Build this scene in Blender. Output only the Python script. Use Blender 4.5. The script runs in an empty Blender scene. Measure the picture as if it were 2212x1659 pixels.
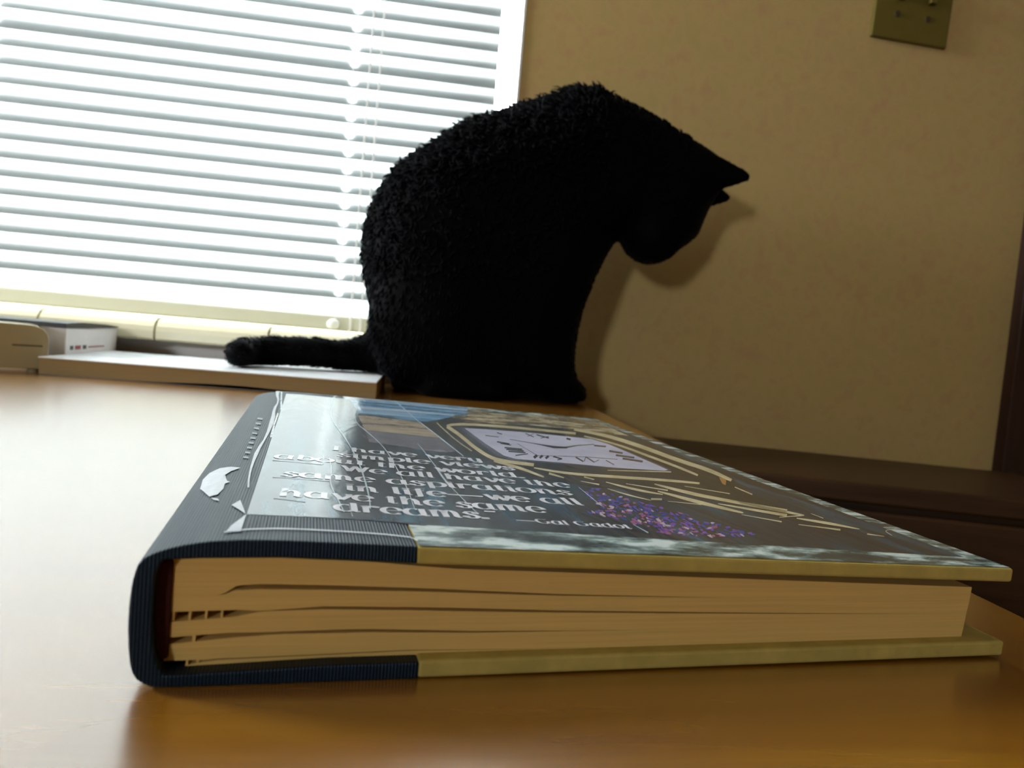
import bpy, bmesh, math, random
import numpy as np
from mathutils import Vector, Matrix, noise as mnoise

random.seed(4)
rng = np.random.default_rng(4)
S = bpy.context.scene
C = S.collection

# ------------------------------------------------------------------ camera
W, H = 2212, 1659
PSI, TH, RO, F = 0.118769, 0.064899, 0.085823, 1638.97
CH = 0.08                                     # lens height above the table top (z = 0)
_f = np.array([math.sin(PSI) * math.cos(TH), math.cos(PSI) * math.cos(TH), -math.sin(TH)])
_r = np.array([math.cos(PSI), -math.sin(PSI), 0.0])
_u = np.cross(_r, _f)
RX = math.cos(RO) * _r + math.sin(RO) * _u
UX = -math.sin(RO) * _r + math.cos(RO) * _u
cd = bpy.data.cameras.new('camera')
cam = bpy.data.objects.new('camera', cd); C.objects.link(cam)
cd.sensor_fit = 'HORIZONTAL'; cd.sensor_width = 36.0; cd.lens = F / W * 36.0
cd.clip_start = 0.01; cd.clip_end = 100
m = Matrix.Identity(4)
for i in range(3):
    m[i][0], m[i][1], m[i][2] = RX[i], UX[i], -_f[i]
m[2][3] = CH
cam.matrix_world = m
cd.dof.use_dof = True; cd.dof.focus_distance = 0.27; cd.dof.aperture_fstop = (cd.lens / 1000) / 0.0013
S.camera = cam

# ------------------------------------------------------------------ world, exposure
SKY = 98.0
wd = bpy.data.worlds.new('overcast_sky'); S.world = wd; wd.use_nodes = True
bg = wd.node_tree.nodes['Background']
bg.inputs[0].default_value = (0.93, 0.97, 1.0, 1); bg.inputs[1].default_value = SKY
S.view_settings.view_transform = 'Standard'; S.view_settings.look = 'None'
S.view_settings.gamma = 1.0; S.view_settings.exposure = 0.0; S.view_settings.use_curve_mapping = False
S.cycles.max_bounces = 8; S.cycles.diffuse_bounces = 5; S.cycles.transparent_max_bounces = 12
S.cycles.caustics_reflective = False; S.cycles.caustics_refractive = False
S.cycles.sample_clamp_indirect = 8.0

DW = 1.06                                     # distance of the window wall


def portal(name, loc, rot, sx, sz):
    ld = bpy.data.lights.new(name, 'AREA'); ld.shape = 'RECTANGLE'; ld.size = sx; ld.size_y = sz
    ld.cycles.is_portal = True
    o = bpy.data.objects.new(name, ld); C.objects.link(o); o.location = loc; o.rotation_euler = rot
    return o


WX0, WX1, WZ0, WZ1 = -1.72, 0.101, 0.063, 1.50       # opening of the window wall
BX0, BX1, BZ0, BZ1 = -1.75, -1.33, 0.48, 0.92        # small opening of the wall behind the camera
LY0, LY1, LZ0, LZ1 = 0.55, 1.02, 0.55, 1.15          # opening added in the left wall for side fill
YB = -2.6
portal('daylight_portal', ((WX0 + WX1) / 2, DW + 0.17, (WZ0 + WZ1) / 2), (-math.pi / 2, 0, 0), WX1 - WX0, WZ1 - WZ0)
portal('daylight_portal', ((BX0 + BX1) / 2, YB - 0.11, (BZ0 + BZ1) / 2), (math.pi / 2, 0, 0), BX1 - BX0, BZ1 - BZ0)


portal('daylight_portal', (-2.11, (LY0 + LY1) / 2, (LZ0 + LZ1) / 2), (0, -math.pi / 2, 0), LZ1 - LZ0, LY1 - LY0)


# ------------------------------------------------------------------ pixel helpers (direction only)
def ray(q):
    return _f + (q[0] - W / 2) / F * RX - (q[1] - H / 2) / F * UX


def at_y(q, y):
    v = ray(q); return np.array([0, 0, CH]) + v * (y / v[1])


def at_z(q, z):
    v = ray(q); return np.array([0, 0, CH]) + v * ((z - CH) / v[2])


def to_px(P):
    d = np.asarray(P, float) - np.array([0, 0, CH]); k = d @ _f
    return W / 2 + F * (d @ RX) / k, H / 2 - F * (d @ UX) / k


# ------------------------------------------------------------------ object helpers
def tag(o, label=None, cat=None, group=None, kind=None):
    for k, v in (('label', label), ('category', cat), ('group', group), ('kind', kind)):
        if v: o[k] = v
    return o


def empty(name, loc=(0, 0, 0), rz=0.0):
    o = bpy.data.objects.new(name, None); C.objects.link(o); o.location = loc; o.rotation_euler = (0, 0, rz)
    o.empty_display_size = 0.02
    return o


def link(name, me, mat=None, parent=None):
    if mat is not None and not me.materials: me.materials.append(mat)
    o = bpy.data.objects.new(name, me); C.objects.link(o); o.parent = parent
    return o


def from_bm(name, bm, mat, parent=None, smooth=False):
    me = bpy.data.meshes.new(name); bm.normal_update(); bm.to_mesh(me); bm.free()
    if smooth:
        for p in me.polygons: p.use_smooth = True
    return link(name, me, mat, parent)


def box(bm, x0, x1, y0, y1, z0, z1, bev=0.0, seg=2):
    r = bmesh.ops.create_cube(bm, size=1.0)
    vs = r['verts']
    bmesh.ops.scale(bm, vec=(x1 - x0, y1 - y0, z1 - z0), verts=vs)
    bmesh.ops.translate(bm, vec=((x0 + x1) / 2, (y0 + y1) / 2, (z0 + z1) / 2), verts=vs)
    if bev > 0:
        es = list({e for v in vs for e in v.link_edges})
        bmesh.ops.bevel(bm, geom=es, offset=bev, segments=seg, affect='EDGES', profile=0.5)
    return bm


def box_obj(name, b, mat, parent=None, bev=0.0, seg=2):
    bm = bmesh.new(); box(bm, *b, bev, seg); return from_bm(name, bm, mat, parent)


def prism(bm, prof, b0, b1, axes='xzy'):
    """closed polygon prof in (first, second) axes extruded along the third from b0 to b1"""
    def pt(p, b):
        d = {axes[0]: p[0], axes[1]: p[1], axes[2]: b}; return (d['x'], d['y'], d['z'])
    A = [bm.verts.new(pt(p, b0)) for p in prof]; B = [bm.verts.new(pt(p, b1)) for p in prof]
    n = len(prof); fs = []
    for i in range(n):
        fs.append(bm.faces.new((A[i], A[(i + 1) % n], B[(i + 1) % n], B[i])))
    c0 = bm.faces.new(A[::-1]); c1 = bm.faces.new(B)
    bmesh.ops.triangulate(bm, faces=[c0, c1])
    bmesh.ops.recalc_face_normals(bm, faces=bm.faces)
    return bm


def tube(bm, pts, rad, n=8, cap=True):
    rings = []
    pts = [Vector(p) for p in pts]
    for i, p in enumerate(pts):
        t = (pts[min(i + 1, len(pts) - 1)] - pts[max(i - 1, 0)]).normalized()
        a = t.orthogonal().normalized() if abs(t.z) < 0.9 else t.cross(Vector((0, 1, 0))).normalized()
        b = t.cross(a); r = rad[i] if isinstance(rad, (list, tuple)) else rad
        rings.append([bm.verts.new(p + r * (math.cos(2 * math.pi * k / n) * a + math.sin(2 * math.pi * k / n) * b)) for k in range(n)])
    for i in range(len(rings) - 1):
        for k in range(n):
            bm.faces.new((rings[i][k], rings[i][(k + 1) % n], rings[i + 1][(k + 1) % n], rings[i + 1][k]))
    if cap:
        bm.faces.new(rings[0][::-1]); bm.faces.new(rings[-1])
    return bm


# ------------------------------------------------------------------ materials
class N:
    def __init__(s, name):
        s.m = bpy.data.materials.new(name); s.m.use_nodes = True; s.t = s.m.node_tree
        s.b = s.t.nodes['Principled BSDF']; s.out = s.t.nodes['Material Output']

    def node(s, ty, **kw):
        n = s.t.nodes.new(ty)
        for k, v in kw.items(): setattr(n, k, v)
        return n

    def ln(s, a, b): s.t.links.new(a, b)

    def coords(s, scale=(1, 1, 1), rot=(0, 0, 0), kind='Object'):
        tc = s.node('ShaderNodeTexCoord'); mp = s.node('ShaderNodeMapping')
        mp.inputs['Scale'].default_value = scale; mp.inputs['Rotation'].default_value = rot
        s.ln(tc.outputs[kind], mp.inputs[0]); return mp.outputs[0]

    def noise(s, vec, scale, detail=4, rough=0.6, dist=0.0):
        n = s.node('ShaderNodeTexNoise'); n.inputs['Scale'].default_value = scale
        n.inputs['Detail'].default_value = detail; n.inputs['Roughness'].default_value = rough
        n.inputs['Distortion'].default_value = dist
        s.ln(vec, n.inputs['Vector']); return n.outputs[0]

    def ramp(s, fac, stops):
        r = s.node('ShaderNodeValToRGB'); e = r.color_ramp.elements
        while len(e) < len(stops): e.new(0.5)
        for k, (p, c) in zip(e, stops): k.position = p; k.color = (*c, 1)
        s.ln(fac, r.inputs[0]); return r.outputs[0]

    def bump(s, h, strength=0.2, dist=0.001):
        b = s.node('ShaderNodeBump'); b.inputs['Strength'].default_value = strength
        b.inputs['Distance'].default_value = dist
        s.ln(h, b.inputs['Height']); s.ln(b.outputs[0], s.b.inputs['Normal']); return b

    def set(s, **kw):
        for k, v in kw.items():
            k = k.replace('_', ' ')
            if k in ('Base Color', 'Sheen Tint', 'Coat Tint', 'Specular Tint') and len(v) == 3: v = (*v, 1)
            s.b.inputs[k].default_value = v
        return s


def plain(name, col, rough=0.5, spec=0.5, var=0.12, scale=40, bump=0.0, stretch=(1, 1, 1), **kw):
    n = N(name); n.set(Base_Color=col, Roughness=rough); n.b.inputs['Specular IOR Level'].default_value = spec
    v = n.coords(stretch); f = n.noise(v, scale)
    n.ln(n.ramp(f, [(0.25, tuple(c * (1 - var) for c in col)), (0.75, tuple(min(1, c * (1 + var)) for c in col))]), n.b.inputs['Base Color'])
    if bump: n.bump(f, bump, 0.001)
    n.set(**kw)
    return n.m


def wall_paint(name, cols):
    n = N(name); n.set(Roughness=0.85); n.b.inputs['Specular IOR Level'].default_value = 0.2
    v = n.coords(); f = n.noise(v, 45, 3, 0.6)
    n.ln(n.ramp(f, [(0.3, cols[0]), (0.5, cols[1]), (0.7, cols[2])]), n.b.inputs['Base Color'])
    n.bump(n.noise(v, 320, 3), 0.25, 0.001)
    return n.m


M = {}
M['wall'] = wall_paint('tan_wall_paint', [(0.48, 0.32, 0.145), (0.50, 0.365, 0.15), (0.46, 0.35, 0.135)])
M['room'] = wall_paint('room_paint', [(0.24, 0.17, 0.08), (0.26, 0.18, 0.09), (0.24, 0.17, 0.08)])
M['ceil'] = wall_paint('ceiling_paint', [(0.42, 0.38, 0.30), (0.44, 0.40, 0.31), (0.42, 0.38, 0.30)])
M['white'] = plain('white_gloss_paint', (0.82, 0.82, 0.80), 0.35, 0.5, 0.03)
M['rail'] = plain('blind_rail_vinyl', (0.62, 0.62, 0.50), 0.4, 0.5, 0.03)
M['tile'] = plain('sill_tile_glaze', (0.80, 0.76, 0.55), 0.18, 0.6, 0.05, 20)
M['grout'] = plain('sill_grout', (0.25, 0.23, 0.18), 0.9, 0.2, 0.2, 200)
M['floor'] = plain('brown_carpet', (0.10, 0.065, 0.04), 0.95, 0.1, 0.3, 400, 0.3)
M['darkwood'] = plain('dark_walnut', (0.034, 0.013, 0.003), 0.45, 0.4, 0.45, 14, 0.1, (0.4, 6, 6))
M['darkwood2'] = plain('dark_door_wood', (0.030, 0.011, 0.007), 0.5, 0.4, 0.4, 14, 0.1, (6, 6, 0.4))
M['plate'] = plain('wall_plate_plastic', (0.13, 0.10, 0.018), 0.35, 0.4, 0.05)
M['screw'] = plain('plate_screw_metal', (0.05, 0.035, 0.02), 0.4, 0.4, 0.1)
M['cord'] = plain('blind_cord', (0.85, 0.85, 0.83), 0.5, 0.4, 0.03)
M['device'] = plain('white_device_plastic', (0.36, 0.31, 0.18), 0.2, 0.5, 0.03)
M['deviceslot'] = plain('device_slot_shadow_plastic', (0.12, 0.10, 0.06), 0.5, 0.3, 0.05)
M['paper'] = plain('cream_page_edges', (0.32, 0.245, 0.13), 0.9, 0.1, 0.1, 60, 0.15, (0.5, 1, 30))
M['whitecover'] = plain('glossy_white_cover', (0.84, 0.88, 0.93), 0.38, 0.6, 0.03, 10)
M['blackcover'] = plain('black_cover_card', (0.012, 0.012, 0.013), 0.4, 0.4, 0.2)
M['greybox'] = plain('grey_white_card', (0.72, 0.67, 0.65), 0.6, 0.3, 0.06, 30)
M['redprint'] = plain('red_print_ink', (0.25, 0.05, 0.05), 0.5, 0.3, 0.2, 300)
M['darkprint'] = plain('dark_print_ink', (0.08, 0.07, 0.06), 0.5, 0.3, 0.2, 300)

# table laminate: yellow-orange wood under a glossy lacquer
n = N('beech_laminate'); n.set(Roughness=0.22, Coat_Weight=1.0, Coat_Roughness=0.27, Coat_IOR=2.1)
v = n.coords((1.2, 14, 1)); f1 = n.noise(v, 6, 5, 0.6, 0.6)
n.ln(n.ramp(f1, [(0.3, (0.23, 0.088, 0.002)), (0.55, (0.27, 0.112, 0.003)), (0.75, (0.31, 0.14, 0.004))]), n.b.inputs['Base Color'])
M['table'] = n.m
M['tableedge'] = plain('beech_edge_band', (0.45, 0.23, 0.02), 0.4, 0.4, 0.1, 12, 0, (1, 8, 1))

# blind slats: thin white vinyl that lets a little daylight through
n = N('translucent_slat_vinyl')
tr = n.node('ShaderNodeBsdfTranslucent'); tr.inputs[0].default_value = (0.62, 0.66, 0.66, 1)
df = n.node('ShaderNodeBsdfDiffuse'); df.inputs[0].default_value = (0.14, 0.15, 0.15, 1)
mx = n.node('ShaderNodeMixShader'); mx.inputs[0].default_value = 0.080
n.ln(df.outputs[0], mx.inputs[1]); n.ln(tr.outputs[0], mx.inputs[2]); n.ln(mx.outputs[0], n.out.inputs[0])
M['slat'] = n.m
# window glass
n = N('window_glass')
tp = n.node('ShaderNodeBsdfTransparent'); tp.inputs[0].default_value = (0.94, 0.96, 0.95, 1)
gl = n.node('ShaderNodeBsdfGlossy'); gl.inputs['Roughness'].default_value = 0.02
mx = n.node('ShaderNodeMixShader'); mx.inputs[0].default_value = 0.06
n.ln(tp.outputs[0], mx.inputs[1]); n.ln(gl.outputs[0], mx.inputs[2]); n.ln(mx.outputs[0], n.out.inputs[0])
M['glass'] = n.m
# cat
n = N('black_fur'); n.set(Base_Color=(0.0014, 0.0014, 0.0018), Roughness=0.6); n.b.inputs['Specular IOR Level'].default_value = 0.03
n.set(Sheen_Weight=0.012, Sheen_Roughness=0.4, Sheen_Tint=(0.6, 0.75, 1.0))
M['fur'] = n.m
M['eye'] = plain('cat_eye', (0.05, 0.06, 0.015), 0.1, 0.5, 0.1)
M['nose'] = plain('cat_nose', (0.008, 0.006, 0.006), 0.4, 0.3, 0.1)


# book surfaces: every cover print shares one glossy, slightly rippled film
def film(name, col=None, rough=0.14, cols=None, stretch=(1, 1, 1), scale=60, detail=5, coat=1.0, dist=0.0):
    n = N(name); n.set(Roughness=0.6, Coat_Weight=coat, Coat_Roughness=rough, Coat_IOR=1.45)
    n.b.inputs['Specular IOR Level'].default_value = 0.25
    if cols is None:
        n.set(Base_Color=col)
    else:
        fz = n.noise(n.coords(stretch), scale, detail, 0.65, dist)
        n.ln(n.ramp(fz, cols), n.b.inputs['Base Color'])
    w = n.noise(n.coords((1.0, 0.25, 1)), 70, 2, 0.5, 1.5)
    b = n.bump(w, 0.35, 0.0006)
    n.ln(b.outputs[0], n.b.inputs['Coat Normal'])
    return n.m


M['rock'] = film('printed_rock_border', cols=[(0.38, (0.012, 0.02, 0.025)), (0.46, (0.05, 0.08, 0.075)), (0.53, (0.22, 0.30, 0.29)), (0.60, (0.62, 0.72, 0.72))], scale=75, stretch=(0.7, 1.6, 1), detail=6)
M['ink'] = film('printed_night_picture', cols=[(0.35, (0.005, 0.006, 0.010)), (0.50, (0.008, 0.011, 0.020)), (0.58, (0.012, 0.045, 0.080)), (0.70, (0.04, 0.13, 0.18))], scale=110, stretch=(1, 0.12, 1), detail=6)
M['black'] = film('printed_black', col=(0.010, 0.010, 0.009))
M['letter'] = film('printed_white_lettering', col=(0.72, 0.74, 0.80))
M['sky'] = film('printed_blue_sky', cols=[(0.35, (0.02, 0.10, 0.24)), (0.5, (0.12, 0.30, 0.50)), (0.62, (0.55, 0.62, 0.70)), (0.8, (0.75, 0.78, 0.8))], scale=60, stretch=(0.15, 1.6, 1))
M['stone'] = film('printed_stone_building', cols=[(0.3, (0.12, 0.09, 0.07)), (0.5, (0.30, 0.24, 0.17)), (0.62, (0.40, 0.33, 0.24)), (0.72, (0.45, 0.30, 0.10))], scale=120, stretch=(0.3, 1, 1))
M['slate'] = film('printed_slate_band', cols=[(0.3, (0.06, 0.06, 0.08)), (0.6, (0.16, 0.15, 0.18)), (0.75, (0.25, 0.22, 0.2))], scale=100, stretch=(0.3, 1, 1))
M['gold'] = film('printed_pale_gold', cols=[(0.35, (0.42, 0.34, 0.17)), (0.65, (0.66, 0.58, 0.36))], scale=90)
M['goldrock'] = film('printed_gold_ornament', cols=[(0.4, (0.03, 0.022, 0.015)), (0.48, (0.28, 0.21, 0.12)), (0.58, (0.50, 0.45, 0.28)), (0.7, (0.62, 0.60, 0.45))], scale=120, stretch=(0.6, 1, 1))
M['dial'] = film('printed_clock_dial', cols=[(0.3, (0.42, 0.42, 0.56)), (0.7, (0.60, 0.60, 0.74))], scale=25)
M['dialshade'] = film('printed_dial_border', col=(0.10, 0.10, 0.16))
M['numeral'] = film('printed_numerals', col=(0.02, 0.022, 0.035))
M['creaseshine'] = film('crease_highlight', col=(0.45, 0.56, 0.62), rough=0.2)
M['petal_blue'] = film('printed_blue_petals', col=(0.03, 0.05, 0.28))
M['petal_purple'] = film('printed_purple_petals', col=(0.16, 0.05, 0.34))
M['petal_pink'] = film('printed_pink_petals', col=(0.32, 0.10, 0.20))
M['petal_pale'] = film('printed_pale_petals', col=(0.50, 0.38, 0.42))
M['amber'] = film('printed_amber', col=(0.40, 0.20, 0.04))
M['patch'] = plain('torn_white_paper', (0.55, 0.60, 0.66), 0.5, 0.4, 0.12, 300)
M['emboss'] = plain('stamped_spine_title', (0.20, 0.24, 0.26), 0.5, 0.4, 0.1, 200)
# ribbed book cloth
n = N('navy_book_cloth'); n.set(Roughness=0.45, Specular_Tint=(0.55, 0.75, 1.0)); n.b.inputs['Specular IOR Level'].default_value = 0.25
v = n.coords((1, 0.06, 1)); fz = n.noise(v, 1500, 3)
n.ln(n.ramp(fz, [(0.3, (0.001, 0.003, 0.007)), (0.7, (0.005, 0.013, 0.024))]), n.b.inputs['Base Color'])
wv = n.node('ShaderNodeTexWave'); wv.inputs['Scale'].default_value = 420; wv.inputs['Distortion'].default_value = 0.6
n.ln(n.coords((1, 0.02, 0.02)), wv.inputs['Vector']); n.bump(wv.outputs[1], 0.5, 0.0003)
M['cloth'] = n.m
M['endband'] = plain('dark_red_endband', (0.045, 0.008, 0.006), 0.8, 0.2, 0.5, 900, 0, (1, 1, 3))
M['board'] = plain('cream_board_edge', (0.42, 0.325, 0.09), 0.85, 0.15, 0.15, 120, 0.2)
M['page'] = plain('page_edges', (0.62, 0.42, 0.14), 0.9, 0.1, 0.10, 30, 0.12, (0.5, 1, 40))
M['pagegap'] = plain('page_gutter', (0.16, 0.10, 0.05), 0.9, 0.1, 0.1)

# ------------------------------------------------------------------ the room
FZ, CZ, XL, XR = -0.74, 1.72, -2.0, 1.9


def struct(name, b, mat, parent=None, bev=0):
    o = box_obj(name, b, mat, parent, bev)
    if parent is None: o['kind'] = 'structure'
    return o


def holed_wall(name, y0, y1, x0, x1, z0, z1, hx0, hx1, hz0, hz1, mat):
    bm = bmesh.new()
    for b in ((x0, hx0, y0, y1, z0, z1), (hx1, x1, y0, y1, z0, z1), (hx0, hx1, y0, y1, z0, hz0), (hx0, hx1, y0, y1, hz1, z1)):
        box(bm, *b)
    o = from_bm(name, bm, mat); o['kind'] = 'structure'; return o


holed_wall('wall_window', DW, DW + 0.14, XL, XR, FZ, CZ, WX0, WX1, WZ0, WZ1, M['wall'])
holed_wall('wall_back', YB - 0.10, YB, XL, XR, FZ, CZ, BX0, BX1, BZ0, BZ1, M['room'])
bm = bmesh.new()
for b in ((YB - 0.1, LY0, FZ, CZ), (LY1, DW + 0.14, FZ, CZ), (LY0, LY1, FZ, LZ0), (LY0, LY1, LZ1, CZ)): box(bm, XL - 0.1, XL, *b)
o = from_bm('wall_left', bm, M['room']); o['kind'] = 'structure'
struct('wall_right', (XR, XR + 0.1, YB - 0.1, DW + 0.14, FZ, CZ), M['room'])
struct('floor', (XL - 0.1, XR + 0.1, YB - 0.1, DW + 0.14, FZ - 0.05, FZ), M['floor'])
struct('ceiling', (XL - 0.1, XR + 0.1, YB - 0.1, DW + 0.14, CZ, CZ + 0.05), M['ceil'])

# the window behind the blind
win = empty('window_1', (WX0, DW + 0.10, WZ0)); win['kind'] = 'structure'


def wpart(name, b, mat, bev=0.0):
    o = box_obj(name, b, mat, win, bev); o.matrix_parent_inverse = Matrix.Translation((-WX0, -(DW + 0.10), -WZ0)); return o


sx0 = float(at_y((1024, 20), DW + 0.10)[0]); sx1 = float(at_y((1074, 200), DW + 0.10)[0])
wpart('sash_stile', (sx0, sx1 - 0.008, DW + 0.085, DW + 0.115, WZ0, WZ1), M['white'], 0.002)
wpart('sash_stile', (WX0, WX0 + 0.05, DW + 0.085, DW + 0.115, WZ0, WZ1), M['white'], 0.002)
wpart('sash_rail', (WX0 + 0.05, sx0, DW + 0.085, DW + 0.115, WZ0, WZ0 + 0.02), M['white'], 0.002)
wpart('sash_rail', (WX0 + 0.05, sx0, DW + 0.085, DW + 0.115, WZ1 - 0.035, WZ1), M['white'], 0.002)
wpart('pane', (WX0 + 0.05, sx0, DW + 0.098, DW + 0.102, WZ0 + 0.02, WZ1 - 0.035), M['glass'])
wpart('pane', (sx1 - 0.008, WX1, DW + 0.098, DW + 0.102, WZ0, WZ1), M['glass'])
# white painted jamb on the right of the opening
jb = struct('trim_1', (WX1 - 0.003, WX1 + 0.0005, DW - 0.002, DW + 0.098, WZ0, WZ1), M['white'])
# tiled sill
sill = box_obj('trim_2', (WX0 - 0.02, WX1 + 0.02, DW - 0.050, DW + 0.085, 0.036, WZ0 - 0.004), M['grout']); sill['kind'] = 'structure'
tw = 0.1385
prof = [(1.004, 0.034), (1.0005, 0.0365), (1.0, 0.046), (1.0015, 0.052), (1.006, 0.0575), (1.014, 0.0615), (1.024, 0.063), (DW + 0.08, 0.0632), (DW + 0.08, 0.059), (DW - 0.049, 0.059), (DW - 0.051, 0.034)]
bm = bmesh.new(); prism(bm, prof, 0.0015, tw - 0.0015, 'yzx'); tile_me = bpy.data.meshes.new('tile')
bm.to_mesh(tile_me); bm.free(); tile_me.materials.append(M['tile'])
gx = float(at_y((333, 720), 1.0)[0])
for k in range(-12, 4):
    x = gx + k * tw
    if x < WX0 - 0.15 or x + tw > WX1 + 0.06: continue
    t = link('tile', tile_me, None, sill); t.location = (x, 0, 0)
struct('trim_3', (WX0 - 0.02, WX1 + 0.005, DW - 0.014, DW, -0.02, 0.0355), M['white'])
# window in the wall behind the camera
w2 = empty('window_2', ((BX0 + BX1) / 2, YB, BZ0)); w2['kind'] = 'structure'
for nm, b in (('window_frame', (BX0, BX0 + 0.04, YB - 0.09, YB - 0.03, BZ0, BZ1)), ('window_frame', (BX1 - 0.04, BX1, YB - 0.09, YB - 0.03, BZ0, BZ1)),
              ('window_frame', (BX0 + 0.04, BX1 - 0.04, YB - 0.09, YB - 0.03, BZ0, BZ0 + 0.04)), ('window_frame', (BX0 + 0.04, BX1 - 0.04, YB - 0.09, YB - 0.03, BZ1 - 0.04, BZ1))):
    o = box_obj(nm, b, M['white'], w2); o.matrix_parent_inverse = Matrix.Translation((-(BX0 + BX1) / 2, -YB, -BZ0))

w3 = empty('added_fill_window', (XL, (LY0 + LY1) / 2, LZ0)); w3['kind'] = 'structure'  # unseen window, added to light the wall and table from the left
for b in ((LY0, LY0 + 0.03, LZ0, LZ1), (LY1 - 0.03, LY1, LZ0, LZ1), (LY0 + 0.03, LY1 - 0.03, LZ0, LZ0 + 0.03), (LY0 + 0.03, LY1 - 0.03, LZ1 - 0.03, LZ1)):
    o = box_obj('window_frame', (XL - 0.09, XL - 0.03, *b), M['white'], w3); o.matrix_parent_inverse = Matrix.Translation((-XL, -(LY0 + LY1) / 2, -LZ0))

# ------------------------------------------------------------------ venetian blind
YS = DW + 0.030
zl = [float(at_y((0, y), YS)[2]) for y in (15.8, 341.0)]
PITCH = (zl[0] - zl[1]) / 8.0
blind = empty('venetian_blind', (BX0 * 0 - 0.5, YS, WZ0))
tag(blind, 'white mini blind with closed slats hanging in the bright window', 'window blind')
SXL, SXR = WX0 + 0.01, float(at_y((1079, 100), YS)[0])
CHORD = PITCH * 1.52; TILT = math.radians(85)
lad = float(at_y((755, 300), YS)[0])
xs = [SXL]
for L in (lad - 1.38, lad - 0.92, lad - 0.46, lad):
    for d in (-0.0080, -0.0054, -0.0051, -0.0046, -0.0037, -0.002, 0, 0.002, 0.0037, 0.0046, 0.0051, 0.0054, 0.0080): xs.append(L + d)
xs += [SXR]; xs = sorted(xs)
NV = 8


def slat_mesh(jit):
    vs, fs = [], []
    for x in xs:
        notch = 0.0
        for L in (lad - 1.38, lad - 0.92, lad - 0.46, lad):
            d = abs(x - L)
            if d < 0.0052: notch = max(notch, 0.12 * math.sqrt(max(0, 1 - (d / 0.0054) ** 2)) + 0.12)
        for j in range(NV + 1):
            s = j / NV * (1 - notch)
            c = (s - 0.0) * CHORD
            bow = 0.0012 * math.sin(math.pi * s)
            # s = 0 is the lower, room-side edge; the slat leans back to the window as it rises
            y = -math.cos(TILT) * CHORD / 2 + c * math.cos(TILT) - bow * math.sin(TILT)
            z = c * math.sin(TILT) + bow * math.cos(TILT)
            vs.append((x + 0.5, y, z + jit * math.sin((x - 0.3) * 2.2)))
    for i in range(len(xs) - 1):
        for j in range(NV):
            a = i * (NV + 1) + j; fs.append((a, a + NV + 1, a + NV + 2, a + 1))
    me = bpy.data.meshes.new('slat'); me.from_pydata(vs, [], fs); me.materials.append(M['slat'])
    for p in me.polygons: p.use_smooth = True
    return me


slats = [slat_mesh(j) for j in (0.0, 0.0005, -0.0004)]
k0 = math.ceil((0.080 - zl[1]) / PITCH); z = zl[1] + k0 * PITCH; k = 0
while z < WZ1 - 0.045:
    o = link('slat', slats[k % 3 if k % 5 == 0 else 0], None, blind)
    o.location = (0, 0, z - WZ0 + (-0.0022 if abs(z - zl[0] + PITCH) < 0.004 else 0.0)); z += PITCH; k += 1
bm = bmesh.new(); box(bm, SXL + 0.5, SXR + 0.5, -0.013, 0.013, 0.0012, 0.0225, 0.003, 2); from_bm('bottom_rail', bm, M['rail'], blind)
bm = bmesh.new(); box(bm, SXL + 0.5, SXR + 0.5, -0.016, 0.016, WZ1 - 0.04 - WZ0, WZ1 - WZ0 - 0.001, 0.002, 2); from_bm('head_rail', bm, M['rail'], blind)
for L in (lad - 1.38, lad - 0.92, lad - 0.46, lad):
    bm = bmesh.new(); tube(bm, [(L + 0.5, -0.0145, 0.015), (L + 0.5, -0.0145, WZ1 - WZ0 - 0.03)], 0.0005, 6); from_bm('ladder_cord', bm, M['cord'], blind)
    bm = bmesh.new(); r = bmesh.ops.create_uvsphere(bm, u_segments=14, v_segments=8, radius=0.0075)
    bmesh.ops.scale(bm, vec=(1.2, 0.5, 1), verts=r['verts']); bmesh.ops.translate(bm, vec=(L + 0.4975, -0.0165, 0.010), verts=r['verts'])
    from_bm('cord_button', bm, M['cord'], blind, True)
for q, q2 in (((833, 5), (775, 738)), ((826, 5), (753, 738))):
    a = at_y(q, YS - 0.022); b = at_y(q2, YS - 0.030)
    tx = b[0] + 0.5
    bm = bmesh.new(); tube(bm, [(tx + 0.003, -0.020, WZ1 - WZ0 - 0.03), (tx + 0.002, -0.021, 0.5), (tx, -0.0225, 0.004), (tx - 0.003, -0.035, 0.0015)], 0.0011, 6)
    from_bm('lift_cord', bm, M['cord'], blind)

# ------------------------------------------------------------------ table
TX0, TX1, TY0, TY1 = -1.15, 0.2085, -0.45, DW - 0.0145
tb = empty('writing_table', ((TX0 + TX1) / 2, (TY0 + TY1) / 2, FZ))
tag(tb, 'glossy beech-yellow table pushed against the tan wall under the window', 'table')


def tpart(name, b, mat, bev=0.0, seg=2):
    o = box_obj(name, b, mat, tb, bev, seg); o.matrix_parent_inverse = Matrix.Translation((-(TX0 + TX1) / 2, -(TY0 + TY1) / 2, -FZ)); return o


tpart('tabletop', (TX0, TX1, TY0, TY1, -0.026, 0.0), M['table'], 0.0025, 3)
tpart('apron', (TX0 + 0.06, TX1 - 0.06, TY1 - 0.09, TY1 - 0.07, -0.10, -0.026), M['tableedge'])
tpart('apron', (TX0 + 0.06, TX1 - 0.06, TY0 + 0.07, TY0 + 0.09, -0.10, -0.026), M['tableedge'])
for x in (TX0 + 0.05, TX1 - 0.095):
    for y in (TY0 + 0.05, TY1 - 0.095):
        tpart('leg', (x, x + 0.045, y, y + 0.045, FZ, -0.026), M['tableedge'], 0.003)

# ------------------------------------------------------------------ big book near the camera
BX, BY, BYAW, BW, BL = -0.05725, 0.159836, 0.145378, 0.2299, 0.3333
bex = np.array([math.cos(BYAW), math.sin(BYAW)]); bey = np.array([-math.sin(BYAW), math.cos(BYAW)])


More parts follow.
